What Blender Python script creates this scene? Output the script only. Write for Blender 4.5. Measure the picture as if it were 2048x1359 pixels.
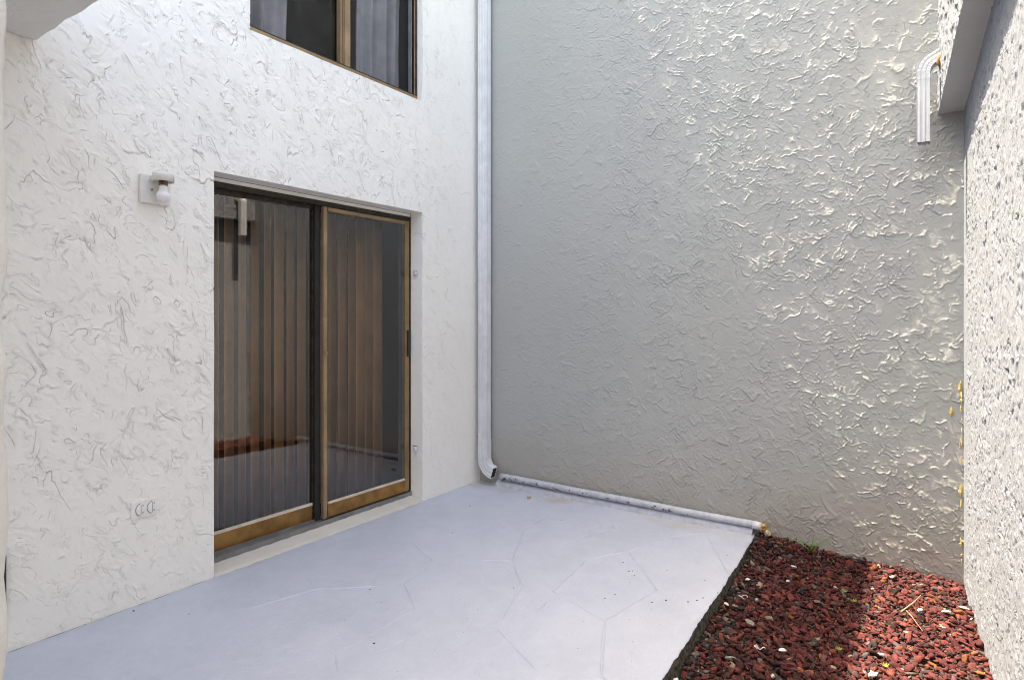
import bpy, bmesh, math, random
import numpy as np
from mathutils import Vector, Matrix, Quaternion

random.seed(7)
scene = bpy.context.scene
for o in list(bpy.data.objects):
    bpy.data.objects.remove(o, do_unlink=True)
COL = scene.collection

# ------------------------------------------------------------------ camera, sky, sun, exposure
CAM = Vector((3.082, -4.036, 1.357))
YAW = math.radians(34.4)
cam_d = bpy.data.cameras.new("camera")
cam_d.sensor_width = 36.0
cam_d.lens = 1237.0 / 2048.0 * 36.0
cam_d.shift_y = -(679.5 - 629.0) / 2048.0
cam_d.clip_start = 0.05
cam_d.clip_end = 500.0
cam = bpy.data.objects.new("camera", cam_d)
COL.objects.link(cam)
cam.location = CAM
cam.rotation_euler = (math.radians(90), 0, YAW)
scene.camera = cam

SUN_DIR = Vector((1.0, 0.055, -2.386)).normalized()      # the way the light travels
sun_el = math.asin(-SUN_DIR.z)
sun_az = math.atan2(-SUN_DIR.x, -SUN_DIR.y)
world = bpy.data.worlds.new("World")
scene.world = world
world.use_nodes = True
wn = world.node_tree.nodes
bg = wn["Background"]
sky = wn.new("ShaderNodeTexSky")
sky.sky_type = 'NISHITA'
sky.sun_disc = False
sky.sun_elevation = sun_el
sky.sun_rotation = sun_az
sky.air_density = 1.0
sky.dust_density = 3.0
sky.ozone_density = 1.0
world.node_tree.links.new(sky.outputs[0], bg.inputs[0])
bg.inputs[1].default_value = 0.15

sun_d = bpy.data.lights.new("sun", 'SUN')
sun_d.energy = 2.7
sun_d.angle = math.radians(0.53)
sun_d.color = (1.0, 0.985, 0.97)
sun = bpy.data.objects.new("sun", sun_d)
COL.objects.link(sun)
sun.location = (-4, -1, 12)
sun.rotation_euler = SUN_DIR.to_track_quat('-Z', 'Y').to_euler()

scene.view_settings.view_transform = 'Standard'
scene.view_settings.look = 'None'
scene.view_settings.gamma = 1.0
scene.view_settings.use_curve_mapping = False
scene.view_settings.exposure = 2.8
scene.view_settings.use_white_balance = True
scene.view_settings.white_balance_temperature = 8650
scene.view_settings.white_balance_tint = 10.0
scene.render.engine = 'CYCLES'
scene.cycles.filter_width = 1.05
scene.cycles.max_bounces = 8
scene.cycles.diffuse_bounces = 5
scene.cycles.transparent_max_bounces = 16

# ------------------------------------------------------------------ materials
def node_mat(name):
    m = bpy.data.materials.new(name)
    m.use_nodes = True
    nt = m.node_tree
    b = nt.nodes["Principled BSDF"]
    return m, nt, b

def mixcol(nt, fac, a, b):
    n = nt.nodes.new("ShaderNodeMix")
    n.data_type = 'RGBA'
    for s, v in ((0, fac), (6, a), (7, b)):
        if hasattr(v, 'links') or hasattr(v, 'is_output'):
            nt.links.new(v, n.inputs[s])
        elif s == 0:
            n.inputs[0].default_value = v
        else:
            n.inputs[s].default_value = (*v, 1)
    return n.outputs[2]

def noise(nt, scale, detail=4, rough=0.55, coord=None, dist=0.0):
    n = nt.nodes.new("ShaderNodeTexNoise")
    n.inputs['Scale'].default_value = scale
    n.inputs['Detail'].default_value = detail
    n.inputs['Roughness'].default_value = rough
    n.inputs['Distortion'].default_value = dist
    if coord is not None:
        nt.links.new(coord, n.inputs['Vector'])
    return n.outputs[0]

def ramp(nt, src, p0, p1, v0=0.0, v1=1.0):
    n = nt.nodes.new("ShaderNodeMapRange")
    n.inputs[1].default_value = p0
    n.inputs[2].default_value = p1
    n.inputs[3].default_value = v0
    n.inputs[4].default_value = v1
    n.interpolation_type = 'SMOOTHSTEP'
    nt.links.new(src, n.inputs[0])
    return n.outputs[0]

def math_n(nt, op, a, b=None):
    n = nt.nodes.new("ShaderNodeMath")
    n.operation = op
    for i, v in enumerate((a, b)):
        if v is None:
            continue
        if hasattr(v, 'is_output'):
            nt.links.new(v, n.inputs[i])
        else:
            n.inputs[i].default_value = v
    return n.outputs[0]

def pos(nt):
    return nt.nodes.new("ShaderNodeNewGeometry").outputs['Position']

def bump(nt, b, h, strength=0.4, dist=0.002):
    n = nt.nodes.new("ShaderNodeBump")
    n.inputs['Strength'].default_value = strength
    n.inputs['Distance'].default_value = dist
    nt.links.new(h, n.inputs['Height'])
    nt.links.new(n.outputs[0], b.inputs['Normal'])

def simple(name, col, rough=0.5, metal=0.0, var=0.12, vscale=14.0, bstr=0.15, bscale=120.0, bdist=0.001, spec=0.5):
    m, nt, b = node_mat(name)
    p = pos(nt)
    n = noise(nt, vscale, 5, 0.6, p)
    dark = tuple(c * (1 - var * 1.6) for c in col)
    light = tuple(min(1, c * (1 + var)) for c in col)
    c = mixcol(nt, ramp(nt, n, 0.3, 0.7), dark, light)
    nt.links.new(c, b.inputs['Base Color'])
    b.inputs['Roughness'].default_value = rough
    b.inputs['Metallic'].default_value = metal
    b.inputs['Specular IOR Level'].default_value = spec
    if bstr > 0:
        bump(nt, b, noise(nt, bscale, 4, 0.6, p), bstr, bdist)
    return m

def laps(nt, p, axis, scale, levels, edge, lean=0.42, seed=0.0, dist=0.8, m0=0.49):
    """sawtooth terraces: sharp lap edges left by the trowel, feathered behind"""
    sx = nt.nodes.new("ShaderNodeSeparateXYZ")
    nt.links.new(p, sx.inputs[0])
    u, v = sx.outputs[axis], sx.outputs[2]
    c, s_ = math.cos(lean), math.sin(lean)
    a = math_n(nt, 'ADD', math_n(nt, 'MULTIPLY', u, c), math_n(nt, 'MULTIPLY', v, s_))
    b = math_n(nt, 'SUBTRACT', math_n(nt, 'MULTIPLY', v, c * 0.6), math_n(nt, 'MULTIPLY', u, s_ * 0.6))
    cb = nt.nodes.new("ShaderNodeCombineXYZ")
    nt.links.new(a, cb.inputs[0]); nt.links.new(b, cb.inputs[1]); cb.inputs[2].default_value = seed
    n = noise(nt, scale, 3.5, 0.5, cb.outputs[0], dist)
    t = math_n(nt, 'MULTIPLY', n, levels)
    fr = math_n(nt, 'FRACT', t)
    st = ramp(nt, fr, 0.5 - edge, 0.5 + edge)
    saw = math_n(nt, 'SUBTRACT', st, fr)
    mask = ramp(nt, noise(nt, scale * 1.7, 2, 0.5, cb.outputs[0]), m0, m0 + 0.16)
    line = math_n(nt, 'MULTIPLY', ramp(nt, math_n(nt, 'ABSOLUTE', math_n(nt, 'SUBTRACT', fr, 0.53)), edge * 1.3, 0.0), mask)
    return math_n(nt, 'MULTIPLY', saw, mask), line

def stucco_mat(name, col, rough, spec, shade_grime=0.0, shade_grime_col=(0.12, 0.11, 0.1), splash=None, bstr=0.35, grain=55.0, bdist=0.004, lap=None, m0=0.49):
    m, nt, b = node_mat(name)
    p = pos(nt)
    big = ramp(nt, noise(nt, 1.3, 5, 0.6, p), 0.3, 0.72)
    c = mixcol(nt, big, tuple(x * 0.955 for x in col), col)
    fine = ramp(nt, noise(nt, 24, 6, 0.65, p), 0.42, 0.75)
    c = mixcol(nt, math_n(nt, 'MULTIPLY', fine, 0.16), c, tuple(x * 0.82 for x in col))
    if shade_grime > 0:
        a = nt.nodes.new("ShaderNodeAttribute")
        a.attribute_name = "shade_grime"
        g = math_n(nt, 'MULTIPLY', a.outputs['Fac'], ramp(nt, noise(nt, 5.0, 4, 0.6, p), 0.30, 0.58))  # crevice shade, with some dirt, painted in as dark colour
        g = math_n(nt, 'MULTIPLY', g, shade_grime * 0.45)
        c = mixcol(nt, g, c, shade_grime_col)
    if splash is not None:
        sx = nt.nodes.new("ShaderNodeSeparateXYZ")
        nt.links.new(p, sx.inputs[0])
        n3 = noise(nt, 4.5, 5, 0.65, p)
        zz = math_n(nt, 'ADD', sx.outputs[2], math_n(nt, 'MULTIPLY', n3, 0.45))
        s = ramp(nt, zz, splash[1] + 0.42, splash[0] + 0.08)
        c = mixcol(nt, math_n(nt, 'MULTIPLY', s, splash[3]), c, splash[2])
    nt.links.new(c, b.inputs['Base Color'])
    b.inputs['Roughness'].default_value = rough
    b.inputs['Specular IOR Level'].default_value = spec
    h1 = noise(nt, grain, 6, 0.6, p, 0.6)
    h2 = noise(nt, grain * 5, 3, 0.5, p)
    h = math_n(nt, 'ADD', h1, math_n(nt, 'MULTIPLY', h2, 0.25))
    if lap is None:
        bump(nt, b, h, bstr, bdist)
        return m
    axis, amt, sc = lap
    l1, e1 = laps(nt, p, axis, 5.5 * sc, 6.0, 0.045, m0=m0)
    l2, e2 = laps(nt, p, axis, 13.0 * sc, 5.0, 0.06, 0.9, 7.3, m0=m0)
    la = nt.nodes.new("ShaderNodeAttribute")
    la.attribute_name = "lapw"
    lw = la.outputs['Fac']
    e1, e2 = math_n(nt, 'MULTIPLY', e1, lw), math_n(nt, 'MULTIPLY', e2, lw)
    l = math_n(nt, 'MULTIPLY', math_n(nt, 'ADD', l1, math_n(nt, 'MULTIPLY', l2, 0.6)), lw)
    if shade_grime > 0:
        # shade and some old dirt painted dark along some lap edges
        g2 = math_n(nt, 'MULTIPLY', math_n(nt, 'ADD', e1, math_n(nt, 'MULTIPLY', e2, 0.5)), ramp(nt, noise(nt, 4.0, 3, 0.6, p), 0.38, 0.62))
        c2 = mixcol(nt, math_n(nt, 'MINIMUM', math_n(nt, 'MULTIPLY', g2, shade_grime * 0.16), 0.3), c, shade_grime_col)
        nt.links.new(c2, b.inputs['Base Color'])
    n1 = nt.nodes.new("ShaderNodeBump")
    n1.inputs['Strength'].default_value = 1.0
    n1.inputs['Distance'].default_value = amt
    nt.links.new(l, n1.inputs['Height'])
    n2 = nt.nodes.new("ShaderNodeBump")
    n2.inputs['Strength'].default_value = bstr
    n2.inputs['Distance'].default_value = bdist
    nt.links.new(h, n2.inputs['Height'])
    nt.links.new(n1.outputs[0], n2.inputs['Normal'])
    nt.links.new(n2.outputs[0], b.inputs['Normal'])
    return m

M = {}
M['stucco_white'] = stucco_mat('stucco_white', (0.86, 0.84, 0.795), 0.8, 0.2, shade_grime=1.0, bstr=0.2, grain=30, lap=(1, 0.007, 1.15), m0=0.455)
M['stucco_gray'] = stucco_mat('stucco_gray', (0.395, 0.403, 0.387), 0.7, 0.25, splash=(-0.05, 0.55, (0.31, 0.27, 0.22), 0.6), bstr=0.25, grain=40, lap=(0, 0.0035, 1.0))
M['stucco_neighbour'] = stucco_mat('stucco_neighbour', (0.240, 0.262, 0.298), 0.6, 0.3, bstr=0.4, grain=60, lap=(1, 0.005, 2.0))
M['soffit_lightened'] = stucco_mat('soffit_lightened', (0.56, 0.575, 0.58), 0.7, 0.25, bstr=0.5, grain=22, bdist=0.006)  # lighter than the wall's stucco, lifting the soffit's shade in its colour
M['stucco_porch'] = stucco_mat('stucco_porch', (0.72, 0.71, 0.68), 0.75, 0.25, bstr=0.6, grain=18, bdist=0.01)

def patio_mat():
    m, nt, b = node_mat('patio_paint')
    p = pos(nt)
    n = ramp(nt, noise(nt, 2.2, 5, 0.6, p), 0.3, 0.7)
    c = mixcol(nt, n, (0.405, 0.445, 0.53), (0.445, 0.485, 0.57))
    # tan water stain spreading from the pipe side
    sx = nt.nodes.new("ShaderNodeSeparateXYZ")
    nt.links.new(p, sx.inputs[0])
    y = math_n(nt, 'ADD', sx.outputs[1], math_n(nt, 'MULTIPLY', noise(nt, 3.5, 5, 0.7, p), 0.55))
    st = ramp(nt, y, 0.02, 0.26)
    st = math_n(nt, 'MULTIPLY', st, ramp(nt, noise(nt, 2.0, 4, 0.6, p), 0.42, 0.68))
    c = mixcol(nt, math_n(nt, 'MULTIPLY', st, 0.85), c, (0.40, 0.36, 0.30))
    gr1 = ramp(nt, noise(nt, 9.0, 8, 0.72, p, 0.8), 0.35, 0.7)
    c = mixcol(nt, math_n(nt, 'MULTIPLY', gr1, 0.35), c, (0.52, 0.56, 0.64))
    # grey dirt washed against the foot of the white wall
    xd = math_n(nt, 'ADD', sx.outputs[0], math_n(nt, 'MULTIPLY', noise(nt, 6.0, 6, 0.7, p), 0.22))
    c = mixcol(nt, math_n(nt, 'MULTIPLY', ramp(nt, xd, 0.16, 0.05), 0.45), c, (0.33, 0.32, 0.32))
    # scuffs
    mp0 = nt.nodes.new("ShaderNodeMapping")
    nt.links.new(p, mp0.inputs[0])
    mp0.inputs['Rotation'].default_value = (0, 0, -0.5)
    mp0.inputs['Scale'].default_value = (1.0, 0.16, 1.0)
    scf = ramp(nt, noise(nt, 38, 5, 0.65, mp0.outputs[0], 0.6), 0.62, 0.74)
    c = mixcol(nt, math_n(nt, 'MULTIPLY', scf, 0.45), c, (0.42, 0.43, 0.49))
    sp = ramp(nt, noise(nt, 60, 3, 0.6, p), 0.70, 0.78)
    c = mixcol(nt, math_n(nt, 'MULTIPLY', sp, 0.35), c, (0.42, 0.42, 0.46))
    nt.links.new(c, b.inputs['Base Color'])
    b.inputs['Roughness'].default_value = 0.55
    b.inputs['Specular IOR Level'].default_value = 0.4
    mp = nt.nodes.new("ShaderNodeMapping")
    nt.links.new(p, mp.inputs[0])
    mp.inputs['Rotation'].default_value = (0, 0, 0.7)
    mp.inputs['Scale'].default_value = (1.0, 0.35, 1.0)
    h = math_n(nt, 'ADD', noise(nt, 30, 6, 0.62, mp.outputs[0], 1.2), math_n(nt, 'MULTIPLY', noise(nt, 150, 3, 0.6, p), 0.3))
    bump(nt, b, h, 0.75, 0.005)
    return m
M['patio'] = patio_mat()
M['slab_edge'] = simple('slab_edge', (0.085, 0.075, 0.062), 0.9, var=0.5, vscale=45, bstr=1.0, bscale=70, bdist=0.01)
M['soil'] = simple('soil', (0.06, 0.042, 0.034), 0.95, var=0.4, vscale=20, bstr=0.8, bscale=60, bdist=0.01)
M['bronze_dark'] = simple('bronze_dark', (0.05, 0.036, 0.024), 0.42, 0.4, var=0.35, vscale=30, bstr=0.1)
M['bronze_gold'] = simple('bronze_gold', (0.30, 0.20, 0.105), 0.42, 0.45, var=0.12, vscale=8, bstr=0.08)
M['bronze_worn'] = simple('bronze_worn', (0.33, 0.225, 0.13), 0.5, 0.3, var=0.14, vscale=8, bstr=0.08)
M['bronze_orange'] = simple('bronze_orange', (0.31, 0.155, 0.045), 0.42, 0.4, var=0.22, vscale=9, bstr=0.1)
M['aluminium'] = simple('aluminium', (0.24, 0.24, 0.245), 0.45, 0.5, var=0.14, vscale=12, bstr=0.15)
M['vinyl_trim'] = simple('vinyl_trim', (0.62, 0.56, 0.46), 0.55, var=0.12, bstr=0)
M['rubber'] = simple('rubber', (0.015, 0.014, 0.013), 0.6, var=0.2, bstr=0.1)
M['spout_white'] = simple('spout_white', (0.62, 0.63, 0.65), 0.4, 0.0, var=0.06, vscale=9, bstr=0.05)
M['spout_hollow'] = simple('spout_hollow', (0.03, 0.028, 0.025), 0.8, var=0.3, bstr=0)
M['pipe_paint'] = simple('pipe_paint', (0.44, 0.46, 0.51), 0.5, var=0.1, vscale=22, bstr=0.12, bscale=40, bdist=0.003)
M['lamp_white'] = simple('lamp_white', (0.70, 0.69, 0.66), 0.5, var=0.05, bstr=0.05)
M['lamp_inside'] = simple('lamp_inside', (0.16, 0.09, 0.055), 0.55, var=0.5, vscale=60, bstr=0.1)
M['outlet'] = simple('outlet', (0.79, 0.78, 0.755), 0.6, var=0.05, bstr=0.1)
M['vane'] = simple('vane', (0.76, 0.65, 0.54), 0.7, var=0.08, vscale=6, bstr=0.15, bscale=300)
M['curtain'] = simple('curtain', (0.36, 0.35, 0.345), 0.85, var=0.12, vscale=5, bstr=0.15, bscale=250)
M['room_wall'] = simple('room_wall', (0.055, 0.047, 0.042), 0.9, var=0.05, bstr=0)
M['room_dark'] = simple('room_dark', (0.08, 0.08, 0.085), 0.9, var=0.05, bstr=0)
M['black_plastic'] = simple('black_plastic', (0.02, 0.02, 0.02), 0.4, var=0.2, bstr=0)
M['brown_metal'] = simple('brown_metal', (0.045, 0.028, 0.02), 0.5, var=0.25, bstr=0.1)
M['foam'] = simple('foam', (0.50, 0.30, 0.10), 0.85, var=0.4, vscale=40, bstr=0.8, bscale=90, bdist=0.004)
M['yellow_foam'] = simple('yellow_foam', (0.50, 0.38, 0.14), 0.8, var=0.3, vscale=60, bstr=0.6, bscale=120, bdist=0.003)
M['rust'] = simple('rust', (0.42, 0.20, 0.05), 0.8, var=0.4, vscale=60, bstr=0.4)
M['shell'] = simple('shell', (0.72, 0.69, 0.63), 0.5, var=0.12, vscale=60, bstr=0.4)
M['grass'] = simple('grass', (0.09, 0.21, 0.035), 0.5, var=0.3, vscale=30, bstr=0)
M['moss'] = simple('moss', (0.22, 0.25, 0.03), 0.7, var=0.3, vscale=60, bstr=0.3)
M['twig'] = simple('twig', (0.30, 0.22, 0.13), 0.8, var=0.25, vscale=40, bstr=0.5)
M['speck'] = simple('speck', (0.035, 0.03, 0.028), 0.8, var=0.3, bstr=0)
M['paper'] = simple('paper', (0.42, 0.32, 0.2), 0.8, var=0.25, vscale=60, bstr=0.3)

m, nt, b = node_mat('bulb_glass')
b.inputs['Base Color'].default_value = (0.86, 0.86, 0.87, 1)
b.inputs['Roughness'].default_value = 0.25
b.inputs['Subsurface Weight'].default_value = 0.3
b.inputs['Subsurface Radius'].default_value = (0.02, 0.02, 0.02)
M['bulb'] = m

def glass_mat(name, tint, ior, dirt):
    m = bpy.data.materials.new(name)
    m.use_nodes = True
    nt = m.node_tree
    nt.nodes.remove(nt.nodes["Principled BSDF"])
    out = nt.nodes["Material Output"]
    tr = nt.nodes.new("ShaderNodeBsdfTransparent")
    tr.inputs[0].default_value = (*tint, 1)
    gl = nt.nodes.new("ShaderNodeBsdfGlossy")
    gl.inputs['Roughness'].default_value = 0.015
    gl.inputs['Color'].default_value = (0.95, 0.95, 0.95, 1)
    fr = nt.nodes.new("ShaderNodeFresnel")
    fr.inputs[0].default_value = ior
    mx = nt.nodes.new("ShaderNodeMixShader")
    ge = nt.nodes.new("ShaderNodeNewGeometry")
    front = math_n(nt, 'SUBTRACT', 1.0, ge.outputs['Backfacing'])
    nt.links.new(math_n(nt, 'MULTIPLY', fr.outputs[0], front), mx.inputs[0])
    nt.links.new(tr.outputs[0], mx.inputs[1])
    nt.links.new(gl.outputs[0], mx.inputs[2])
    df = nt.nodes.new("ShaderNodeBsdfDiffuse")
    df.inputs[0].default_value = (0.5, 0.48, 0.45, 1)
    mx2 = nt.nodes.new("ShaderNodeMixShader")
    p = pos(nt)
    d = ramp(nt, noise(nt, 7, 6, 0.7, p), 0.45, 0.8, 0.0, dirt)
    nt.links.new(d, mx2.inputs[0])
    nt.links.new(mx.outputs[0], mx2.inputs[1])
    nt.links.new(df.outputs[0], mx2.inputs[2])
    nt.links.new(mx2.outputs[0], out.inputs[0])
    return m
M['door_glass'] = glass_mat('door_glass', (0.82, 0.73, 0.63), 2.05, 0.02)
M['window_glass'] = glass_mat('window_glass', (0.85, 0.85, 0.87), 1.45, 0.02)

def stone_mat():
    m, nt, b = node_mat('lava_rock')
    p = pos(nt)
    a = nt.nodes.new("ShaderNodeAttribute")
    a.attribute_name = "tone"
    n = ramp(nt, noise(nt, 130, 5, 0.7, p), 0.3, 0.75, 0.55, 1.35)
    mul = nt.nodes.new("ShaderNodeVectorMath")
    mul.operation = 'SCALE'
    nt.links.new(a.outputs['Color'], mul.inputs[0])
    nt.links.new(n, mul.inputs['Scale'])
    nt.links.new(mul.outputs[0], b.inputs['Base Color'])
    b.inputs['Roughness'].default_value = 0.85
    b.inputs['Specular IOR Level'].default_value = 0.25
    bump(nt, b, noise(nt, 240, 4, 0.7, p), 0.7, 0.004)
    return m
M['stone'] = stone_mat()

# ------------------------------------------------------------------ helpers
def tag(o, label=None, cat=None, group=None, kind=None):
    if label: o['label'] = label
    if cat: o['category'] = cat
    if group: o['group'] = group
    if kind: o['kind'] = kind
    return o

def empty(name, loc, label, cat, group=None):
    o = bpy.data.objects.new(name, None)
    o.empty_display_size = 0.1
    COL.objects.link(o)
    o.location = loc
    return tag(o, label, cat, group)

def link(o, parent=None):
    COL.objects.link(o)
    if parent is not None:
        o.parent = parent
        w = Vector((0, 0, 0))
        q = parent
        while q is not None:
            w += Vector(q.location)
            q = q.parent
        # meshes are written in world coordinates: undo the parents' offset
        o.location = -w if o.location == Vector((0, 0, 0)) else o.location
    return o

def mesh_np(name, verts, faces, mat, parent=None, smooth=False, attrs=None):
    """faces: (n,3) or (n,4) array"""
    me = bpy.data.meshes.new(name)
    verts = np.asarray(verts, dtype=np.float32)
    faces = np.asarray(faces, dtype=np.int32)
    k = faces.shape[1]
    me.vertices.add(len(verts))
    me.vertices.foreach_set("co", verts.ravel())
    me.loops.add(faces.size)
    me.loops.foreach_set("vertex_index", faces.ravel())
    me.polygons.add(len(faces))
    me.polygons.foreach_set("loop_start", np.arange(0, faces.size, k, dtype=np.int32))
    me.polygons.foreach_set("loop_total", np.full(len(faces), k, dtype=np.int32))
    if smooth:
        me.polygons.foreach_set("use_smooth", np.ones(len(faces), dtype=bool))
    if attrs:
        for an, (typ, data) in attrs.items():
            at = me.attributes.new(an, typ, 'POINT')
            at.data.foreach_set("color" if 'COLOR' in typ else "value", np.asarray(data, dtype=np.float32).ravel())
    me.update(calc_edges=True)
    me.validate()
    if mat: me.materials.append(mat)
    return link(bpy.data.objects.new(name, me), parent)

def bm_obj(name, bm, mat, parent=None, smooth=False):
    bmesh.ops.recalc_face_normals(bm, faces=bm.faces)
    me = bpy.data.meshes.new(name)
    bm.to_mesh(me)
    bm.free()
    if smooth:
        for p in me.polygons: p.use_smooth = True
    if mat: me.materials.append(mat)
    return link(bpy.data.objects.new(name, me), parent)

def box(name, lo, hi, mat, parent=None, bev=0.0):
    bm = bmesh.new()
    lo, hi = Vector(lo), Vector(hi)
    bmesh.ops.create_cube(bm, size=1.0, matrix=Matrix.Translation((lo + hi) / 2) @ Matrix.Diagonal((*(hi - lo), 1)))
    if bev > 0:
        bmesh.ops.bevel(bm, geom=bm.edges[:], offset=bev, segments=2, affect='EDGES', profile=0.6)
    return bm_obj(name, bm, mat, parent)

def sweep(name, prof, frames, mat, parent=None, cap=True, smooth=False):
    """prof: list of (a,b); frames: list of (origin, axis_a, axis_b, scale)"""
    n = len(prof)
    V = []
    for o, a, b2, s in frames:
        for pa, pb in prof:
            V.append(tuple(Vector(o) + Vector(a) * pa * s + Vector(b2) * pb * s))
    bm = bmesh.new()
    vs = [bm.verts.new(v) for v in V]
    for i in range(len(frames) - 1):
        for j in range(n):
            k = (j + 1) % n
            bm.faces.new((vs[i * n + j], vs[i * n + k], vs[(i + 1) * n + k], vs[(i + 1) * n + j]))
    if cap:
        bm.faces.new(vs[:n][::-1])
        bm.faces.new(vs[-n:])
    return bm_obj(name, bm, mat, parent, smooth)

def tube(name, pts, r, mat, parent=None, seg=12, smooth=True):
    pts = [Vector(p) for p in pts]
    rr = r if isinstance(r, (list, tuple)) else [r] * len(pts)
    frames = []
    ref = Vector((0, 0, 1))
    for i, p in enumerate(pts):
        t = (pts[min(i + 1, len(pts) - 1)] - pts[max(i - 1, 0)]).normalized()
        rf = ref if abs(t.dot(ref)) < 0.9 else Vector((0, 1, 0))
        a = t.cross(rf).normalized()
        b2 = t.cross(a).normalized()
        frames.append((p, a, b2, rr[i]))
    prof = [(math.cos(2 * math.pi * k / seg), math.sin(2 * math.pi * k / seg)) for k in range(seg)]
    return sweep(name, prof, frames, mat, parent, True, smooth)

# ------------------------------------------------------------------ hand-trowelled stucco relief
def vnoise(rng, H, W, cell):
    gh, gw = int(H / cell) + 3, int(W / cell) + 3
    g = rng.random((gh, gw)).astype(np.float32) * 2 - 1
    y = np.arange(H) / cell
    x = np.arange(W) / cell
    yi, xi = y.astype(int), x.astype(int)
    fy, fx = (y - yi)[:, None], (x - xi)[None, :]
    fy = fy * fy * (3 - 2 * fy)
    fx = fx * fx * (3 - 2 * fx)
    a = g[yi][:, xi]; b = g[yi][:, xi + 1]; c = g[yi + 1][:, xi]; d = g[yi + 1][:, xi + 1]
    return (a * (1 - fx) + b * fx) * (1 - fy) + (c * (1 - fx) + d * fx) * fy

def stucco(W, H, res, seed, n, size, t, lean, lean_sd, ridge, groove, arc, low, mid=0.0):
    """relief (metres) of overlapping trowel laps on a W x H wall"""
    rng = np.random.default_rng(seed)
    nw, nh = int(W / res) + 1, int(H / res) + 1
    h = np.zeros((nh, nw), np.float32)
    gr = np.zeros((nh, nw), np.float32)
    w1 = vnoise(rng, nh, nw, 0.035 / res) * 0.7 + vnoise(rng, nh, nw, 0.014 / res) * 0.45
    w2 = vnoise(rng, nh, nw, 0.035 / res) * 0.7 + vnoise(rng, nh, nw, 0.014 / res) * 0.45
    cnt = int(n * W * H)
    for i in range(cnt):
        cx, cy = rng.random() * W, rng.random() * H
        a = size[0] + (size[1] - size[0]) * rng.random() ** 2.2
        b = a * (0.45 + 0.55 * rng.random())
        th = lean + lean_sd * rng.standard_normal()
        tt = t[0] + (t[1] - t[0]) * rng.random() ** 1.6
        R = 1.5 * a
        x0, x1 = max(0, int((cx - R) / res)), min(nw, int((cx + R) / res) + 1)
        y0, y1 = max(0, int((cy - R) / res)), min(nh, int((cy + R) / res) + 1)
        if x1 - x0 < 3 or y1 - y0 < 3:
            continue
        X = (np.arange(x0, x1) * res - cx)[None, :]
        Y = (np.arange(y0, y1) * res - cy)[:, None]
        k = 0.013
        Xw = X + w1[y0:y1, x0:x1] * k
        Yw = Y + w2[y0:y1, x0:x1] * k
        u = (Xw * math.cos(th) + Yw * math.sin(th)) / a
        v = (-Xw * math.sin(th) + Yw * math.cos(th)) / b
        ang = np.arctan2(v, u)
        p = rng.random(4) * 6.28
        rad = 1 + 0.16 * np.sin(2 * ang + p[0]) + 0.13 * np.sin(3 * ang + p[1]) + 0.07 * np.sin(5 * ang + p[2])
        r = np.hypot(u, v) / rad
        ew = res * 1.1 / b
        e = np.clip((1 - r) / ew, 0, 1)
        # thick at the leading edge, feathered out at the tail
        am = 0.9 * (rng.random() - 0.5)
        lead = np.clip((np.cos(ang - am) - math.cos(arc * (0.6 + 0.6 * rng.random()))) * 1.6, 0, 1)
        inner = np.clip(1.25 - 1.25 * (1 - r), 0, 1) ** 1.4
        hh = tt * e * lead * inner
        sub = h[y0:y1, x0:x1]
        base = 0.55 * float(sub[sub.shape[0] // 2, sub.shape[1] // 2])
        new = np.maximum(sub, np.where(r < 1, base * lead * e + hh, 0))
        if ridge > 0:
            new = new + ridge * tt * np.exp(-((r - 0.97) * b / (res * 1.3)) ** 2) * lead
        if groove > 0:
            gm = np.exp(-((r - 1.0) * b / (res * 0.95) - 1.0) ** 2) * lead
            new = new - groove * tt * gm
            gr[y0:y1, x0:x1] = np.maximum(gr[y0:y1, x0:x1], gm * (tt / t[1]))
        h[y0:y1, x0:x1] = np.minimum(new, t[1] * 2.6)
    if mid > 0:
        h += mid * vnoise(rng, nh, nw, 0.02 / res)
    h += low * vnoise(rng, nh, nw, 0.30 / res) + low * 0.5 * vnoise(rng, nh, nw, 0.09 / res)
    return h, gr

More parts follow.
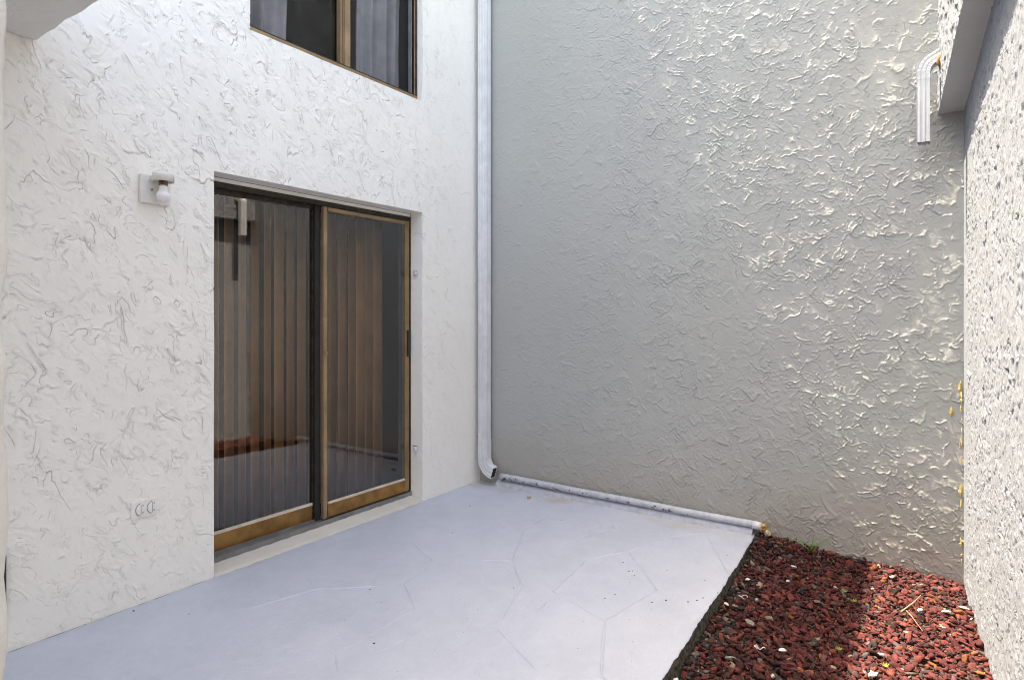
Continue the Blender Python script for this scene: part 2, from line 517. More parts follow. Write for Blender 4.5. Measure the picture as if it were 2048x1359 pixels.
def strokes(h, gr, res, seed, n, ln, amp, lean, sd, width, groove):
    """thin wandering burrs (and the crevice under each) left where the trowel lifted"""
    rng = np.random.default_rng(seed)
    nh, nw = h.shape
    W, H = nw * res, nh * res
    add = np.zeros_like(h); cut = np.zeros_like(h)
    # the burrs come in drifts, not evenly
    dens = vnoise(rng, nh, nw, 0.22 / res)
    PX, PY, PA, PNX, PNY = [], [], [], [], []
    for i in range(int(n * W * H)):
        x, y = rng.random() * W, rng.random() * H
        d = dens[min(nh - 1, int(y / res)), min(nw - 1, int(x / res))]
        if rng.random() > 0.55 + 0.75 * d:
            continue
        L = ln[0] + (ln[1] - ln[0]) * rng.random() ** 2.5
        a = lean + sd * rng.standard_normal()
        k = max(4, int(L / (res * 0.5)))
        turn = np.cumsum(rng.standard_normal(k)) * 0.16 + 0.5 * np.sin(np.arange(k) * (0.12 + 0.25 * rng.random()) + rng.random() * 6)
        turn -= np.linspace(0, turn[-1] * 0.7, k)
        th = a + turn
        xs = x + np.cumsum(np.cos(th)) * res * 0.5
        ys = y + np.cumsum(np.sin(th)) * res * 0.5
        t = np.linspace(0, 1, k)
        am = (amp[0] + (amp[1] - amp[0]) * rng.random() ** 1.7) * np.minimum(1, np.minimum(t, 1 - t) * 5) * (0.65 + 0.5 * rng.random(k))
        PX.append(xs); PY.append(ys); PA.append(am); PNX.append(-np.sin(th)); PNY.append(np.cos(th))
    X, Y, A_, NX, NY = (np.concatenate(q) for q in (PX, PY, PA, PNX, PNY))
    sg = np.where(NY > 0, -1.0, 1.0)          # the crevice is on the lower side
    NX, NY = NX * sg, NY * sg
    for oy in range(-2, 3):
        for ox in range(-2, 3):
            gx = np.floor(X / res + 0.5).astype(int) + ox
            gy = np.floor(Y / res + 0.5).astype(int) + oy
            ok = (gx >= 0) & (gx < nw) & (gy >= 0) & (gy < nh)
            dx, dy = gx * res - X, gy * res - Y
            wgt = np.exp(-(dx * dx + dy * dy) / (width * res) ** 2)
            np.maximum.at(add, (gy[ok], gx[ok]), (A_ * wgt)[ok])
            if groove > 0:
                ex, ey = dx - NX * res * 1.3, dy - NY * res * 1.3
                wg = np.exp(-(ex * ex + ey * ey) / (width * 0.9 * res) ** 2)
                np.maximum.at(cut, (gy[ok], gx[ok]), (A_ * wg)[ok])
    return h + add - groove * cut, np.maximum(gr, np.clip(cut / amp[1], 0, 1) ** 1.3)

def samp(h, res, us, vs, u0, v0):
    x = np.clip((us - u0) / res, 0, h.shape[1] - 1.001)
    y = np.clip((vs - v0) / res, 0, h.shape[0] - 1.001)
    xi, yi = x.astype(int), y.astype(int)
    fx, fy = (x - xi)[None, :], (y - yi)[:, None]
    return ((h[yi][:, xi] * (1 - fx) + h[yi][:, xi + 1] * fx) * (1 - fy) +
            (h[yi + 1][:, xi] * (1 - fx) + h[yi + 1][:, xi + 1] * fx) * fy)

def lines(keys, cells):
    out = [keys[0]]
    for a, b, c in zip(keys[:-1], keys[1:], cells):
        n = max(1, int(round((b - a) / c)))
        out += list(np.linspace(a, b, n + 1)[1:])
    return np.array(out)

def relief_wall(name, us, vs, hh, gg, place, mat, parent, holes=(), lapw=None):
    """place(u, v, h) -> xyz arrays; holes: (u0,u1,v0,v1,depth)"""
    U, V = np.meshgrid(us, vs)
    P = np.stack(place(U, V, hh), -1).reshape(-1, 3)
    nu, nv = len(us), len(vs)
    idx = np.arange(nu * nv).reshape(nv, nu)
    keep = np.ones((nv - 1, nu - 1), bool)
    uc = (us[:-1] + us[1:]) / 2
    vc = (vs[:-1] + vs[1:]) / 2
    for h in holes:
        keep[np.ix_((vc > h[2]) & (vc < h[3]), (uc > h[0]) & (uc < h[1]))] = False
    q = np.stack([idx[:-1, :-1], idx[:-1, 1:], idx[1:, 1:], idx[1:, :-1]], -1)[keep]
    G = gg.reshape(-1)
    W = (np.ones_like(hh) if lapw is None else np.broadcast_to(lapw, hh.shape)).reshape(-1)
    Ps, Gs, Qs, Ws = [P], [G], [q], [W]
    off = len(P)
    for u0, u1, v0, v1, d in holes:
        iu = np.where((us >= u0 - 1e-6) & (us <= u1 + 1e-6))[0]
        iv = np.where((vs >= v0 - 1e-6) & (vs <= v1 + 1e-6))[0]
        loop = [(iv[0], i) for i in iu] + [(j, iu[-1]) for j in iv[1:]] + [(iv[-1], i) for i in iu[::-1][1:]] + [(j, iu[0]) for j in iv[::-1][1:]]
        rng = np.random.default_rng(5)
        rows = []
        for f in (0, 0.3, 0.65, 1.0):
            pts = []
            for j, i in loop:
                hv = hh[j, i] * (1 - f) - d * f
                du = (0.0022 * math.sin(us[i] * 37 + vs[j] * 29 + f * 5) + 0.0016 * math.sin(vs[j] * 71 + f * 9 + us[i] * 63)) * (1 if 0 < f < 1 else 0)
                x, y, z = place(np.array(us[i] + du), np.array(vs[j] + du), np.array(hv))
                pts.append((float(x), float(y), float(z)))
            rows.append(pts)
        L = len(loop)
        Ps.append(np.array(rows).reshape(-1, 3))
        Gs.append(np.zeros(4 * L))
        Ws.append(np.full(4 * L, 0.12))
        for r in range(3):
            a = off + r * L + np.arange(L - 1)
            Qs.append(np.stack([a, a + 1, a + L + 1, a + L], -1))
        off += 4 * L
    return mesh_np(name, np.concatenate(Ps), np.concatenate(Qs), mat, parent, smooth=True,
                   attrs={'shade_grime': ('FLOAT', np.concatenate(Gs)), 'lapw': ('FLOAT', np.concatenate(Ws))})

# ------------------------------------------------------------------ ground
g = mesh_np('ground', [(-60, -60, -0.16), (60, -60, -0.16), (60, 60, -0.16), (-60, 60, -0.16)], [(0, 1, 2, 3)], M['soil'])
tag(g, kind='structure')

# ------------------------------------------------------------------ white house wall with the sliding door and the window above
DY0, DY1, DZ1 = -2.266, -0.689, 2.10
WY0, WY1, WZ0, WZ1 = -2.062, -0.689, 2.908, 4.12
ROOF_L = 6.62
house = empty('white_house', (0, -2, 0), 'white stucco house wall with the sliding glass door and an upper window', 'house')
RES = 0.0045
LY0 = -3.3
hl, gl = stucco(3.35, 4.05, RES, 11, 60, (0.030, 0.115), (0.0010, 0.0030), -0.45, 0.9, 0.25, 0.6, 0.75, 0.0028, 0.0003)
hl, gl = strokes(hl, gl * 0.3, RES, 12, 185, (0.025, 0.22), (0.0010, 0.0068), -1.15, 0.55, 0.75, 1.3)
us = lines([-6.0, LY0, DY0, WY0, DY1, 0.02], [0.08, 0.0058, 0.0058, 0.0058, 0.0065])
vs = lines([0.0, DZ1, WZ0, 4.0, WZ1, ROOF_L], [0.0058, 0.0058, 0.0062, 0.03, 0.08])
fade = np.clip((4.02 - vs) / 0.05, 0, 1)[:, None] * np.clip((us - LY0) / 0.05, 0, 1)[None, :]
# the laps run out towards the corner, where the wall is smoother
calm = (0.35 + 0.65 * np.clip((-us - 0.1) / 1.0, 0, 1))[None, :]
low = np.clip(0.35 + (vs - 0.05) / 1.6, 0.35, 1.0)[:, None]
HL = samp(hl, RES, us, vs, LY0, 0.0) * fade * calm * (0.55 + 0.45 * low)
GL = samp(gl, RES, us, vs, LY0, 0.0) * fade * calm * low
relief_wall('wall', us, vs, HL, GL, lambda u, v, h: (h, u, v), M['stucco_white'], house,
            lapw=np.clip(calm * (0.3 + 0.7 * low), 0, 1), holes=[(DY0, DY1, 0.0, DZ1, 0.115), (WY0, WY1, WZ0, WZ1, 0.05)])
# wall thickness behind the relief and roof edge
box('roof_edge', (-0.5, -6.0, ROOF_L - 0.02), (-0.004, 0.3, ROOF_L + 0.015), M['stucco_white'], house)

# door sill (sloping ledge)
prof = [(-0.115, 0.0), (-0.115, 0.030), (-0.085, 0.028), (-0.012, 0.016), (0.002, 0.011), (0.010, 0.0)]
fr = []
for k in range(41):
    y = DY0 + (DY1 - DY0) * k / 40
    fr.append(((0.0025 * math.sin(k * 1.7) + 0.0015 * math.sin(k * 4.1), y, 0.0018 * math.sin(k * 2.3)), (1, 0, 0), (0, 0, 1), 1.0))
M['sill_paint'] = stucco_mat('sill_paint', (0.60, 0.585, 0.54), 0.8, 0.2, splash=(-0.4, 0.10, (0.34, 0.32, 0.28), 0.7), bstr=0.5, grain=30)
sill = sweep('door_sill', prof, fr, M['sill_paint'], house, smooth=False)

# sliding door: dark outer frame (head, jambs, track) is the part, the panels are its sub-parts
def frame_mesh(name, x0, x1, y0, y1, z0, z1, wl, wr, wb, wt, mat, parent, bev=0.0015):
    bm = bmesh.new()
    def bx(lo, hi):
        lo, hi = Vector(lo), Vector(hi)
        bmesh.ops.create_cube(bm, size=1.0, matrix=Matrix.Translation((lo + hi) / 2) @ Matrix.Diagonal((*(hi - lo), 1)))
    if wl: bx((x0, y0, z0), (x1, y0 + wl, z1))
    if wr: bx((x0, y1 - wr, z0), (x1, y1, z1))
    if wb: bx((x0 + 0.001, y0 + wl, z0), (x1 - 0.001, y1 - wr, z0 + wb))
    if wt: bx((x0 + 0.001, y0 + wl, z1 - wt), (x1 - 0.001, y1 - wr, z1))
    if bev:
        bmesh.ops.bevel(bm, geom=bm.edges[:], offset=bev, segments=1, affect='EDGES')
    return bm_obj(name, bm, mat, parent)

door = frame_mesh('sliding_door', -0.235, -0.116, DY0, DY1, 0.03, 2.076, 0.03, 0.012, 0.0, 0.03, M['bronze_dark'], house)
box('head_filler', (-0.20, DY0 + 0.001, 2.0775), (-0.119, DY1 - 0.001, 2.0985), M['stucco_white'], house)
door['label'] = 'bronze sliding glass door'
box('head_channel', (-0.122, DY0 + 0.032, 2.052), (-0.114, DY1 - 0.013, 2.058), M['rubber'], door)
tr = frame_mesh('track', -0.225, -0.105, DY0 + 0.002, DY1 - 0.002, 0.036, 0.052, 0, 0, 0.016, 0, M['aluminium'], door)
box('track_lip', (-0.1045, DY0 + 0.002, 0.024), (-0.1005, DY1 - 0.004, 0.058), M['aluminium'], door)
box('track_rail', (-0.160, DY0 + 0.03, 0.053), (-0.156, DY1 - 0.02, 0.066), M['aluminium'], door)

# fixed panel, behind
FX0, FX1 = -0.205, -0.172
FY0, FY1 = DY0 + 0.02, -1.460
box('fixed_stile', (FX0, FY1 - 0.060, 0.055), (FX1, FY1, 2.06), M['bronze_dark'], door, 0.0015)
box('fixed_stile', (FX0, FY0, 0.055), (FX1, FY0 + 0.045, 2.06), M['bronze_dark'], door, 0.0015)
box('fixed_top_rail', (FX0, FY0 + 0.046, 2.025), (FX1, FY1 - 0.061, 2.06), M['bronze_dark'], door, 0.0015)
box('fixed_bottom_rail', (FX0, FY0 + 0.046, 0.055), (FX1, FY1 - 0.061, 0.152), M['bronze_orange'], door, 0.0015)
box('fixed_glazing_bead', (FX1 - 0.012, FY0 + 0.046, 0.1535), (FX1 + 0.003, FY1 - 0.061, 0.168), M['vinyl_trim'], door)
def turned_pane(name, x, y0, y1, z0, z1, deg):
    # the old panels have settled a little out of square with the wall
    o = box(name, (-0.002, -(y1 - y0) / 2, z0), (0.002, (y1 - y0) / 2, z1), M['door_glass'], door)
    o.data.transform(Matrix.Translation((x, (y0 + y1) / 2, 0)) @ Matrix.Rotation(math.radians(deg), 4, 'Z'))
    return o
turned_pane('fixed_glass', -0.189, FY0 + 0.043, FY1 - 0.058, 0.150, 2.027, -1.45)
box('interlock', (FX1 + 0.001, -1.516, 0.056), (-0.150, -1.476, 2.058), M['rubber'], door)

# sliding panel, in front
SX0, SX1 = -0.149, -0.120
SY0, SY1 = -1.474, -0.703
box('sliding_stile', (SX0, SY0, 0.060), (SX1, SY0 + 0.030, 2.045), M['bronze_worn'], door, 0.002)
box('sliding_stile', (SX0, SY1 - 0.042, 0.060), (SX1, SY1, 2.045), M['bronze_gold'], door, 0.002)
box('sliding_top_rail', (SX0, SY0 + 0.037, 2.018), (SX1 - 0.001, SY1 - 0.043, 2.043), M['bronze_worn'], door, 0.002)
box('sliding_bottom_rail', (SX0, SY0 + 0.037, 0.062), (SX1 - 0.001, SY1 - 0.043, 0.146), M['bronze_orange'], door, 0.002)
box('sliding_glazing_bead', (SX1 - 0.012, SY0 + 0.037, 0.1475), (SX1 + 0.001, SY1 - 0.043, 0.161), M['vinyl_trim'], door)
turned_pane('sliding_glass', -0.135, SY0 + 0.034, SY1 - 0.040, 0.144, 2.020, -1.2)
h = box('handle', (SX1 + 0.001, SY1 - 0.024, 1.05), (SX1 + 0.014, SY1 - 0.006, 1.245), M['black_plastic'], door, 0.004)
box('stile_latch', (SX1 + 0.001, SY0 + 0.008, 1.10), (SX1 + 0.006, SY0 + 0.03, 1.122), M['bronze_worn'], door, 0.001)
box('weather_strip', (SX0 + 0.004, SY1 + 0.001, 0.06), (SX1 - 0.004, SY1 + 0.0016 + 0.001, 2.04), M['rubber'], door)

# upper window
win = frame_mesh('window', -0.12, -0.051, WY0, WY1, WZ0 + 0.002, WZ1, 0.035, 0.035, 0.03, 0.04, M['bronze_dark'], house)
win['label'] = 'dark bronze two-pane upper window'
box('window_sill', (-0.0495, WY0 + 0.002, WZ0 + 0.0015), (-0.012, WY1 - 0.042, WZ0 + 0.026), M['bronze_gold'], win, 0.003)
box('sill_seal', (-0.0490, WY0 + 0.002, WZ0 + 0.0270), (-0.020, WY1 - 0.042, WZ0 + 0.036), M['rubber'], win)
box('mullion', (-0.075, -1.362, WZ0 + 0.014), (-0.045, -1.322, WZ1 - 0.04), M['bronze_worn'], win, 0.002)
for y0, y1 in ((-1.392, -1.381), (-1.375, -1.363), (-1.321, -1.311)):
    box('sash_edge', (-0.095, y0, WZ0 + 0.033), (-0.058, y1, WZ1 - 0.041), M['bronze_gold'], win)
box('sash_edge', (-0.08, -0.752, WZ0 + 0.033), (-0.0495, -0.747, WZ1 - 0.041), M['aluminium'], win)
box('sash_edge', (-0.08, -0.722, WZ0 + 0.033), (-0.0495, -0.717, WZ1 - 0.041), M['bronze_worn'], win)
box('glazing_bead', (-0.074, WY0 + 0.036, WZ0 + 0.0325), (-0.060, -1.393, WZ0 + 0.042), M['bronze_gold'], win)
box('pane', (-0.103, WY0 + 0.033, WZ0 + 0.03), (-0.099, -1.40, WZ1 - 0.038), M['window_glass'], win)
box('pane', (-0.088, -1.31, WZ0 + 0.03), (-0.084, WY1 - 0.033, WZ1 - 0.038), M['window_glass'], win)

# rooms behind the glass
def room(name, x0, x1, y0, y1, z0, z1, mat):
    v = [(x0, y0, z0), (x1, y0, z0), (x1, y1, z0), (x0, y1, z0), (x0, y0, z1), (x1, y0, z1), (x1, y1, z1), (x0, y1, z1)]
    f = [(0, 1, 2, 3), (7, 6, 5, 4), (0, 3, 7, 4), (0, 4, 5, 1), (3, 2, 6, 7)]
    return mesh_np(name, v, f, mat, house)
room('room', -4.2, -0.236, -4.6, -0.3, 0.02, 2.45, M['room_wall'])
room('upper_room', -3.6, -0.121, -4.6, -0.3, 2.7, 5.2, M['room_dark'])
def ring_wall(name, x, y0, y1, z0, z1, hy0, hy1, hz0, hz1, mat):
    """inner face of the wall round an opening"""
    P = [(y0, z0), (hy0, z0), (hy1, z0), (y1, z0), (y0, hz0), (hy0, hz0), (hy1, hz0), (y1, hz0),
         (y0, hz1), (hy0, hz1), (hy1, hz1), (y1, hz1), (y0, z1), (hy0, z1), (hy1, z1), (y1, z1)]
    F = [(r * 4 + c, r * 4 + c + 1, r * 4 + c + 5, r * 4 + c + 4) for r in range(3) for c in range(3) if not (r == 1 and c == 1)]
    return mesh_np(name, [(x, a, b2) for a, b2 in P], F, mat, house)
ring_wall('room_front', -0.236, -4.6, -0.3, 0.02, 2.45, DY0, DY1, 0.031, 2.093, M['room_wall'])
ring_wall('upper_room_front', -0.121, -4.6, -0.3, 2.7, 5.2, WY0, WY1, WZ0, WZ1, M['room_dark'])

# ------------------------------------------------------------------ gray back wall
back = None
RB = 0.0040
hb, gb = stucco(3.6, 4.05, RB, 23, 380, (0.014, 0.100), (0.0008, 0.0038), -0.55, 1.1, 0.8, 0.6, 1.15, 0.0018, 0.0003)
hb, gb = strokes(hb, gb, RB, 24, 640, (0.015, 0.19), (0.0012, 0.0070), -1.0, 0.75, 0.75, 0.9)
hb, gb = strokes(hb, gb, RB, 25, 480, (0.012, 0.15), (0.0012, 0.0064), 0.25, 0.55, 0.75, 0.8)
us = lines([-0.6, 0.0, 1.1, 3.26, 3.6], [0.1, 0.0070, 0.0043, 0.03])
vs = lines([-0.15, 4.0, ROOF_L], [0.0043, 0.08])
edge = np.clip(0.30 + us / 2.2, 0.3, 1)[None, :] * np.clip((4.02 - vs) / 0.05, 0, 1)[:, None]
HB = samp(hb, RB, us, vs, 0.0, -0.15) * edge
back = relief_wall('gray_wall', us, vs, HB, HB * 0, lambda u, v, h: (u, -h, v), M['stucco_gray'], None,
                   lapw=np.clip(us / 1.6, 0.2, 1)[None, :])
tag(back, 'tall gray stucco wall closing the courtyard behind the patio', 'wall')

# ------------------------------------------------------------------ neighbour's wall on the right: set-back lower wall, overhanging upper wall
SL = -0.055
def RX(y, z=0.0): return 3.205 - (0.064 - 0.033 * z / 2.43) * y
def UX(y): return 3.094 - 0.048 * y
SOFF = 2.43
RTOP = 3.9
nb = empty('neighbour_house', (3.3, -2, 0), 'sunlit white stucco house wall on the right with an overhanging upper storey', 'house')
hr, gr_ = stucco(4.3, 3.0, RES, 31, 500, (0.010, 0.045), (0.0010, 0.0045), -0.4, 1.1, 1.0, 0.6, 1.2, 0.0025, 0.0006)
hr, gr_ = strokes(hr, gr_, RES, 32, 900, (0.012, 0.08), (0.0015, 0.0090), 0.0, 1.5, 0.8, 1.3)
us = lines([0.0, 3.4, 7.0], [0.0085, 0.08])
vs = lines([-0.16, SOFF], [0.0062])
HR = samp(hr, RES, us, vs, 0.0, -0.16) * np.clip((3.5 - us) / 0.1, 0, 1)[None, :] * np.clip((us - 0.05) / 0.15, 0.15, 1)[None, :]
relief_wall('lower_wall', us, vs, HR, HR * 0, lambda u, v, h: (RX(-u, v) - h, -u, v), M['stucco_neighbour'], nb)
vs = lines([SOFF, 3.3, RTOP], [0.0062, 0.05])
us = lines([0.0, 2.2, 7.0], [0.0085, 0.08])
hu, gu = stucco(2.4, 1.0, RES, 37, 900, (0.011, 0.055), (0.0012, 0.0060), -0.4, 1.1, 1.2, 0.6, 1.2, 0.0025, 0.0006)
HU = samp(hu, RES, us, vs, 0.0, SOFF) * np.clip((2.3 - us) / 0.1, 0, 1)[None, :] * np.clip((3.32 - vs) / 0.05, 0, 1)[:, None]
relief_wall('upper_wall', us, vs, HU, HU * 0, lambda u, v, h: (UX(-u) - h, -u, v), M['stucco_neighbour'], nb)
# soffit: slightly uneven underside
ny = 140
V, F = [], []
for i in range(ny + 1):
    y = -7.0 * (i / ny) ** 1.6
    for j in range(6):
        x = (UX(y) - 0.002) * (1 - j / 5) + (RX(y, 2.43) + 0.02) * j / 5
        V.append((x, y, SOFF + 0.0012 * math.sin(i * 1.3 + j * 2.1) + (0.002 if j else 0.0)))
for i in range(ny):
    for j in range(5):
        a = i * 6 + j
        F.append((a, a + 1, a + 7, a + 6))
mesh_np('soffit', V, F, M['soffit_lightened'], nb, smooth=True)
mesh_np('roof', [(UX(0), 0.3, RTOP), (UX(-7), -7, RTOP), (9, -7, RTOP), (9, 0.3, RTOP)], [(0, 1, 2, 3)], M['stucco_neighbour'], nb)

# ------------------------------------------------------------------ patio slab
def slab_x(y):
    return 2.167 - 0.047 * y
pa_n = 260
rng = np.random.default_rng(3)
rag = np.cumsum(rng.standard_normal(pa_n + 1)) * 0.0012
rag = rag - np.linspace(rag[0], rag[-1], pa_n + 1) + rng.standard_normal(pa_n + 1) * 0.0012
top, F = [], []
ys = 0.03 + (-4.6 - 0.03) * np.linspace(0, 1, pa_n + 1)
V = []
for i, y in enumerate(ys):
    xe = slab_x(y) + rag[i]
    V += [(-0.03, y, 0.0), (xe - 0.03, y, 0.0), (xe - 0.004, y, -0.0015), (xe, y, -0.006)]
for i in range(pa_n):
    for j in range(3):
        a = i * 4 + j
        F.append((a, a + 4, a + 5, a + 1))
patio = mesh_np('patio', V, F, M['patio'], smooth=True)
tag(patio, kind='structure')
V, F = [], []
for i, y in enumerate(ys):
    xe = slab_x(y) + rag[i]
    for k in range(5):
        V.append((xe + (0.0 if k == 0 else 0.010 * k / 4 + rng.standard_normal() * 0.004), y, -0.006 - 0.034 * k))
for i in range(pa_n):
    for j in range(4):
        a = i * 5 + j
        F.append((a, a + 5, a + 6, a + 1))
mesh_np('slab_edge', V, F, M['slab_edge'], patio, smooth=False)

# raised joint lines of the stone-pattern overlay
f_px = 1237.0
FW = Vector((-math.sin(YAW), math.cos(YAW), 0)); RT = Vector((math.cos(YAW), math.sin(YAW), 0))
def floor_at(px, py, z=0.0):
    r = FW * f_px + RT * (px - 1024) + Vector((0, 0, 629 - py))
    p = CAM + r * ((z - CAM.z) / r.z)
    return (p.x, p.y)
def zA(pts): return [floor_at(900 + x / 2.926, 880 + y / 2.926) for x, y in pts]
def zB(pts): return [floor_at(500 + x / 2.56, 1050 + y / 2.56) for x, y in pts]
joints = [
    (zA([(560, 450), (435, 525), (362, 695), (420, 850), (300, 1050)]), 1.0),
    (zA([(185, 702), (362, 702)]), 0.5),
    (zA([(650, 600), (960, 515), (950, 490)]), 0.8),
    (zA([(1620, 475), (1495, 542), (1280, 565), (1045, 650), (805, 695), (605, 885), (905, 1055)]), 0.9),
    (zA([(905, 1055), (1210, 875), (1045, 650)]), 0.8),
    (zA([(1495, 542), (1630, 780)]), 0.6),
    (zA([(905, 1055), (885, 1380), (985, 1440)]), 1.3),
    (zA([(270, 1095), (510, 1346)]), 0.6),
    (zA([(560, 950), (515, 995)]), 0.5),
    (zB([(830, 90), (935, 180), (790, 300), (845, 425), (440, 660), (450, 755)]), 0.7),
    (zB([(0, 425), (340, 325), (650, 310)]), 0.5),
    (zB([(340, 325), (290, 265)]), 0.4),
    (zB([(670, 640), (850, 550)]), 0.35),
    (zB([(1260, 520), (1300, 560)]), 0.6),
]
for pts, s in joints:
    w, hgt = 0.0065 * (0.55 + 0.5 * s), 0.0055 * (0.5 + 0.6 * s)
    dense = []
    for (x0, y0), (x1, y1) in zip(pts[:-1], pts[1:]):
        n = max(2, int(math.hypot(x1 - x0, y1 - y0) / 0.02))
        for k in range(n):
            t = k / n
            dense.append((x0 + (x1 - x0) * t, y0 + (y1 - y0) * t))
    dense.append(pts[-1])
    V, F = [], []
    for i, (x, y) in enumerate(dense):
        a = Vector(dense[max(i - 1, 0)]); c = Vector(dense[min(i + 1, len(dense) - 1)])
        d = (c - a).normalized()
        nn = Vector((-d.y, d.x))
        ww = w * (0.75 + 0.5 * random.random())
        hh2 = hgt * (0.55 + 0.6 * random.random()) * min(1.0, 0.3 + min(i, len(dense) - 1 - i) * 0.35)
        for o, z in ((-1.0, -0.001), (-0.45, hh2 * 0.8), (0.1, hh2), (0.6, hh2 * 0.35), (1.0, -0.001)):
            V.append((x + nn.x * ww * o, y + nn.y * ww * o, z))
    for i in range(len(dense) - 1):
        for j in range(4):
            a = i * 5 + j
            F.append((a, a + 1, a + 6, a + 5))
    mesh_np('joint_ridge', V, F, M['patio'], patio, smooth=True)

# ------------------------------------------------------------------ gravel bed
def gz(x, y):
    return (-0.058 + 0.062 * math.exp(-((x - 2.2) / 0.45) ** 2) * math.exp(-(y / 0.33) ** 2)
            + 0.008 * math.sin(x * 7 + y * 3) + 0.006 * math.sin(y * 9.0 + 1.0))
V, F = [], []
nx, ny = 24, 80
for i in range(ny + 1):
    y = 0.02 - 4.7 * i / ny
    for j in range(nx + 1):
        x = (slab_x(y) + 0.002) + (RX(y) + 0.02 - slab_x(y)) * j / nx
        V.append((x, y, gz(x, y) - 0.018))
for i in range(ny):
    for j in range(nx):
        a = i * (nx + 1) + j
        F.append((a, a + nx + 1, a + nx + 2, a + 1))
bed = mesh_np('gravel_soil', V, F, M['soil'], smooth=True)
tag(bed, kind='structure')

def ico(sub):
    bm = bmesh.new()
    bmesh.ops.create_icosphere(bm, subdivisions=sub, radius=1.0)
    v = np.array([x.co for x in bm.verts]); f = np.array([[q.index for q in p.verts] for p in bm.faces])
    bm.free()
    return v, f
PAL = np.array([(0.080, 0.018, 0.019), (0.120, 0.027, 0.025), (0.045, 0.017, 0.017), (0.095, 0.042, 0.042),
                (0.155, 0.042, 0.032), (0.10, 0.085, 0.080), (0.22, 0.07, 0.025), (0.24, 0.18, 0.13), (0.035, 0.030, 0.028), (0.5, 0.47, 0.42)])
PW = np.array([0.30, 0.27, 0.12, 0.10, 0.11, 0.03, 0.025, 0.01, 0.03, 0.004])
PW = PW / PW.sum()
def stones(name, sub, spots, seed):
    rng = np.random.default_rng(seed)
    bv, bf = ico(sub)
    temps = []
    for k in range(14):
        v = bv.copy()
        for q in range(5):                 # chip flat faces off the lump
            n = rng.standard_normal(3); n /= np.linalg.norm(n)
            d = v @ n
            cut = 0.45 + 0.3 * rng.random()
            v = v - np.outer(np.maximum(d - cut, 0), n)
        v *= 1 + 0.12 * rng.standard_normal((len(v), 1))
        temps.append(v)
    V, F, T = [], [], []
    off = 0
    for (x, y, z, s) in spots:
        v = temps[rng.integers(14)] * np.array([1.0 + 0.35 * rng.random(), 0.42 + 0.5 * rng.random(), 0.28 + 0.4 * rng.random()]) * s
        q = Quaternion((0, 0, 1), rng.random() * 6.28) @ Quaternion((1, 0, 0), rng.standard_normal() * 0.5) @ Quaternion((0, 1, 0), rng.standard_normal() * 0.45)
        v = v @ np.array(q.to_matrix()).T + np.array((x, y, z))
        near = max(math.exp(-((x - slab_x(y)) / 0.10) ** 2) * (0.35 + 0.4 * math.sin(y * 6.0) ** 2), 0.55 * math.exp(-(((x - 2.27) / 0.13) ** 2 + ((y + 0.22) / 0.16) ** 2)))
        c = PAL[(5, 8, 8, 7, 2)[rng.integers(5)]] if rng.random() < near else PAL[rng.choice(len(PAL), p=PW)]
        c = c * (0.5 + 0.75 * rng.random())
        V.append(v); F.append(bf + off); off += len(v)
        T.append(np.tile((*c, 1.0), (len(v), 1)))
    return mesh_np(name, np.concatenate(V), np.concatenate(F), M['stone'], None, smooth=False,
                   attrs={'tone': ('FLOAT_COLOR', np.concatenate(T))})
rng = np.random.default_rng(77)
spots = []
def scatter(y0, y1, cell, smin, smax, lift):
    y = y0
    while y > y1:
        x = slab_x(y) + 0.012
        while x < RX(y) - 0.008:
            px, py = x + (rng.random() - .5) * cell * 0.9, y + (rng.random() - .5) * cell * 0.9
            s = smin + (smax - smin) * rng.random() ** 2.0
            px = min(max(px, slab_x(py) + s * 0.75), RX(py) - s * 0.6)
            py = min(py, -s * 0.6)
            spots.append((px, py, gz(px, py) - 0.012 + lift * rng.random(), s))
            x += cell
        y -= cell
scatter(-0.008, -1.75, 0.0172, 0.006, 0.0235, 0.015)
scatter(-0.02, -1.75, 0.062, 0.012, 0.027, 0.022)
tag(stones('gravel', 2, spots, 5), 'bed of dark red lava rock gravel between the patio and the right wall', 'gravel', kind='stuff')
spots = []
scatter(-1.76, -4.6, 0.032, 0.013, 0.032, 0.018)
tag(stones('gravel', 1, spots, 6), 'dark red lava rock gravel nearest the viewer', 'gravel', kind='stuff')

# ------------------------------------------------------------------ entry porch at the left edge (roof slab and pillar)
porch = empty('entry_porch', (1.55, -3.8, 0), 'pale stucco porch roof and blurred pillar at the left edge of the view', 'porch')
def rough_box(name, lo, hi, cell, amp, mat, parent, seed, bev):
    bm = bmesh.new()
    lo, hi = Vector(lo), Vector(hi)
    d = hi - lo
    bmesh.ops.create_cube(bm, size=1.0, matrix=Matrix.Translation((lo + hi) / 2) @ Matrix.Diagonal((*d, 1)))
    bmesh.ops.bevel(bm, geom=bm.edges[:], offset=bev, segments=3, affect='EDGES', profile=0.5)
    for ax in range(3):
        n = max(1, int(d[ax] / cell))
        for k in range(1, n):
            p = lo.copy(); p[ax] = lo[ax] + d[ax] * k / n
            nrm = Vector((0, 0, 0)); nrm[ax] = 1
            bmesh.ops.bisect_plane(bm, geom=bm.verts[:] + bm.edges[:] + bm.faces[:], plane_co=p, plane_no=nrm)
    from mathutils import noise as mn
    bm.normal_update()
    for v in bm.verts:
        q = v.co * 7.0 + Vector((seed, 0, 0))
        v.co += v.normal * amp * (mn.noise(q) + 0.6 * mn.noise(q * 2.7))
    return bm_obj(name, bm, mat, parent, smooth=True)
rough_box('roof_slab', (0.006, -4.7, 2.491), (1.80, -3.03, 2.72), 0.035, 0.005, M['stucco_porch'], porch, 2.0, 0.012)
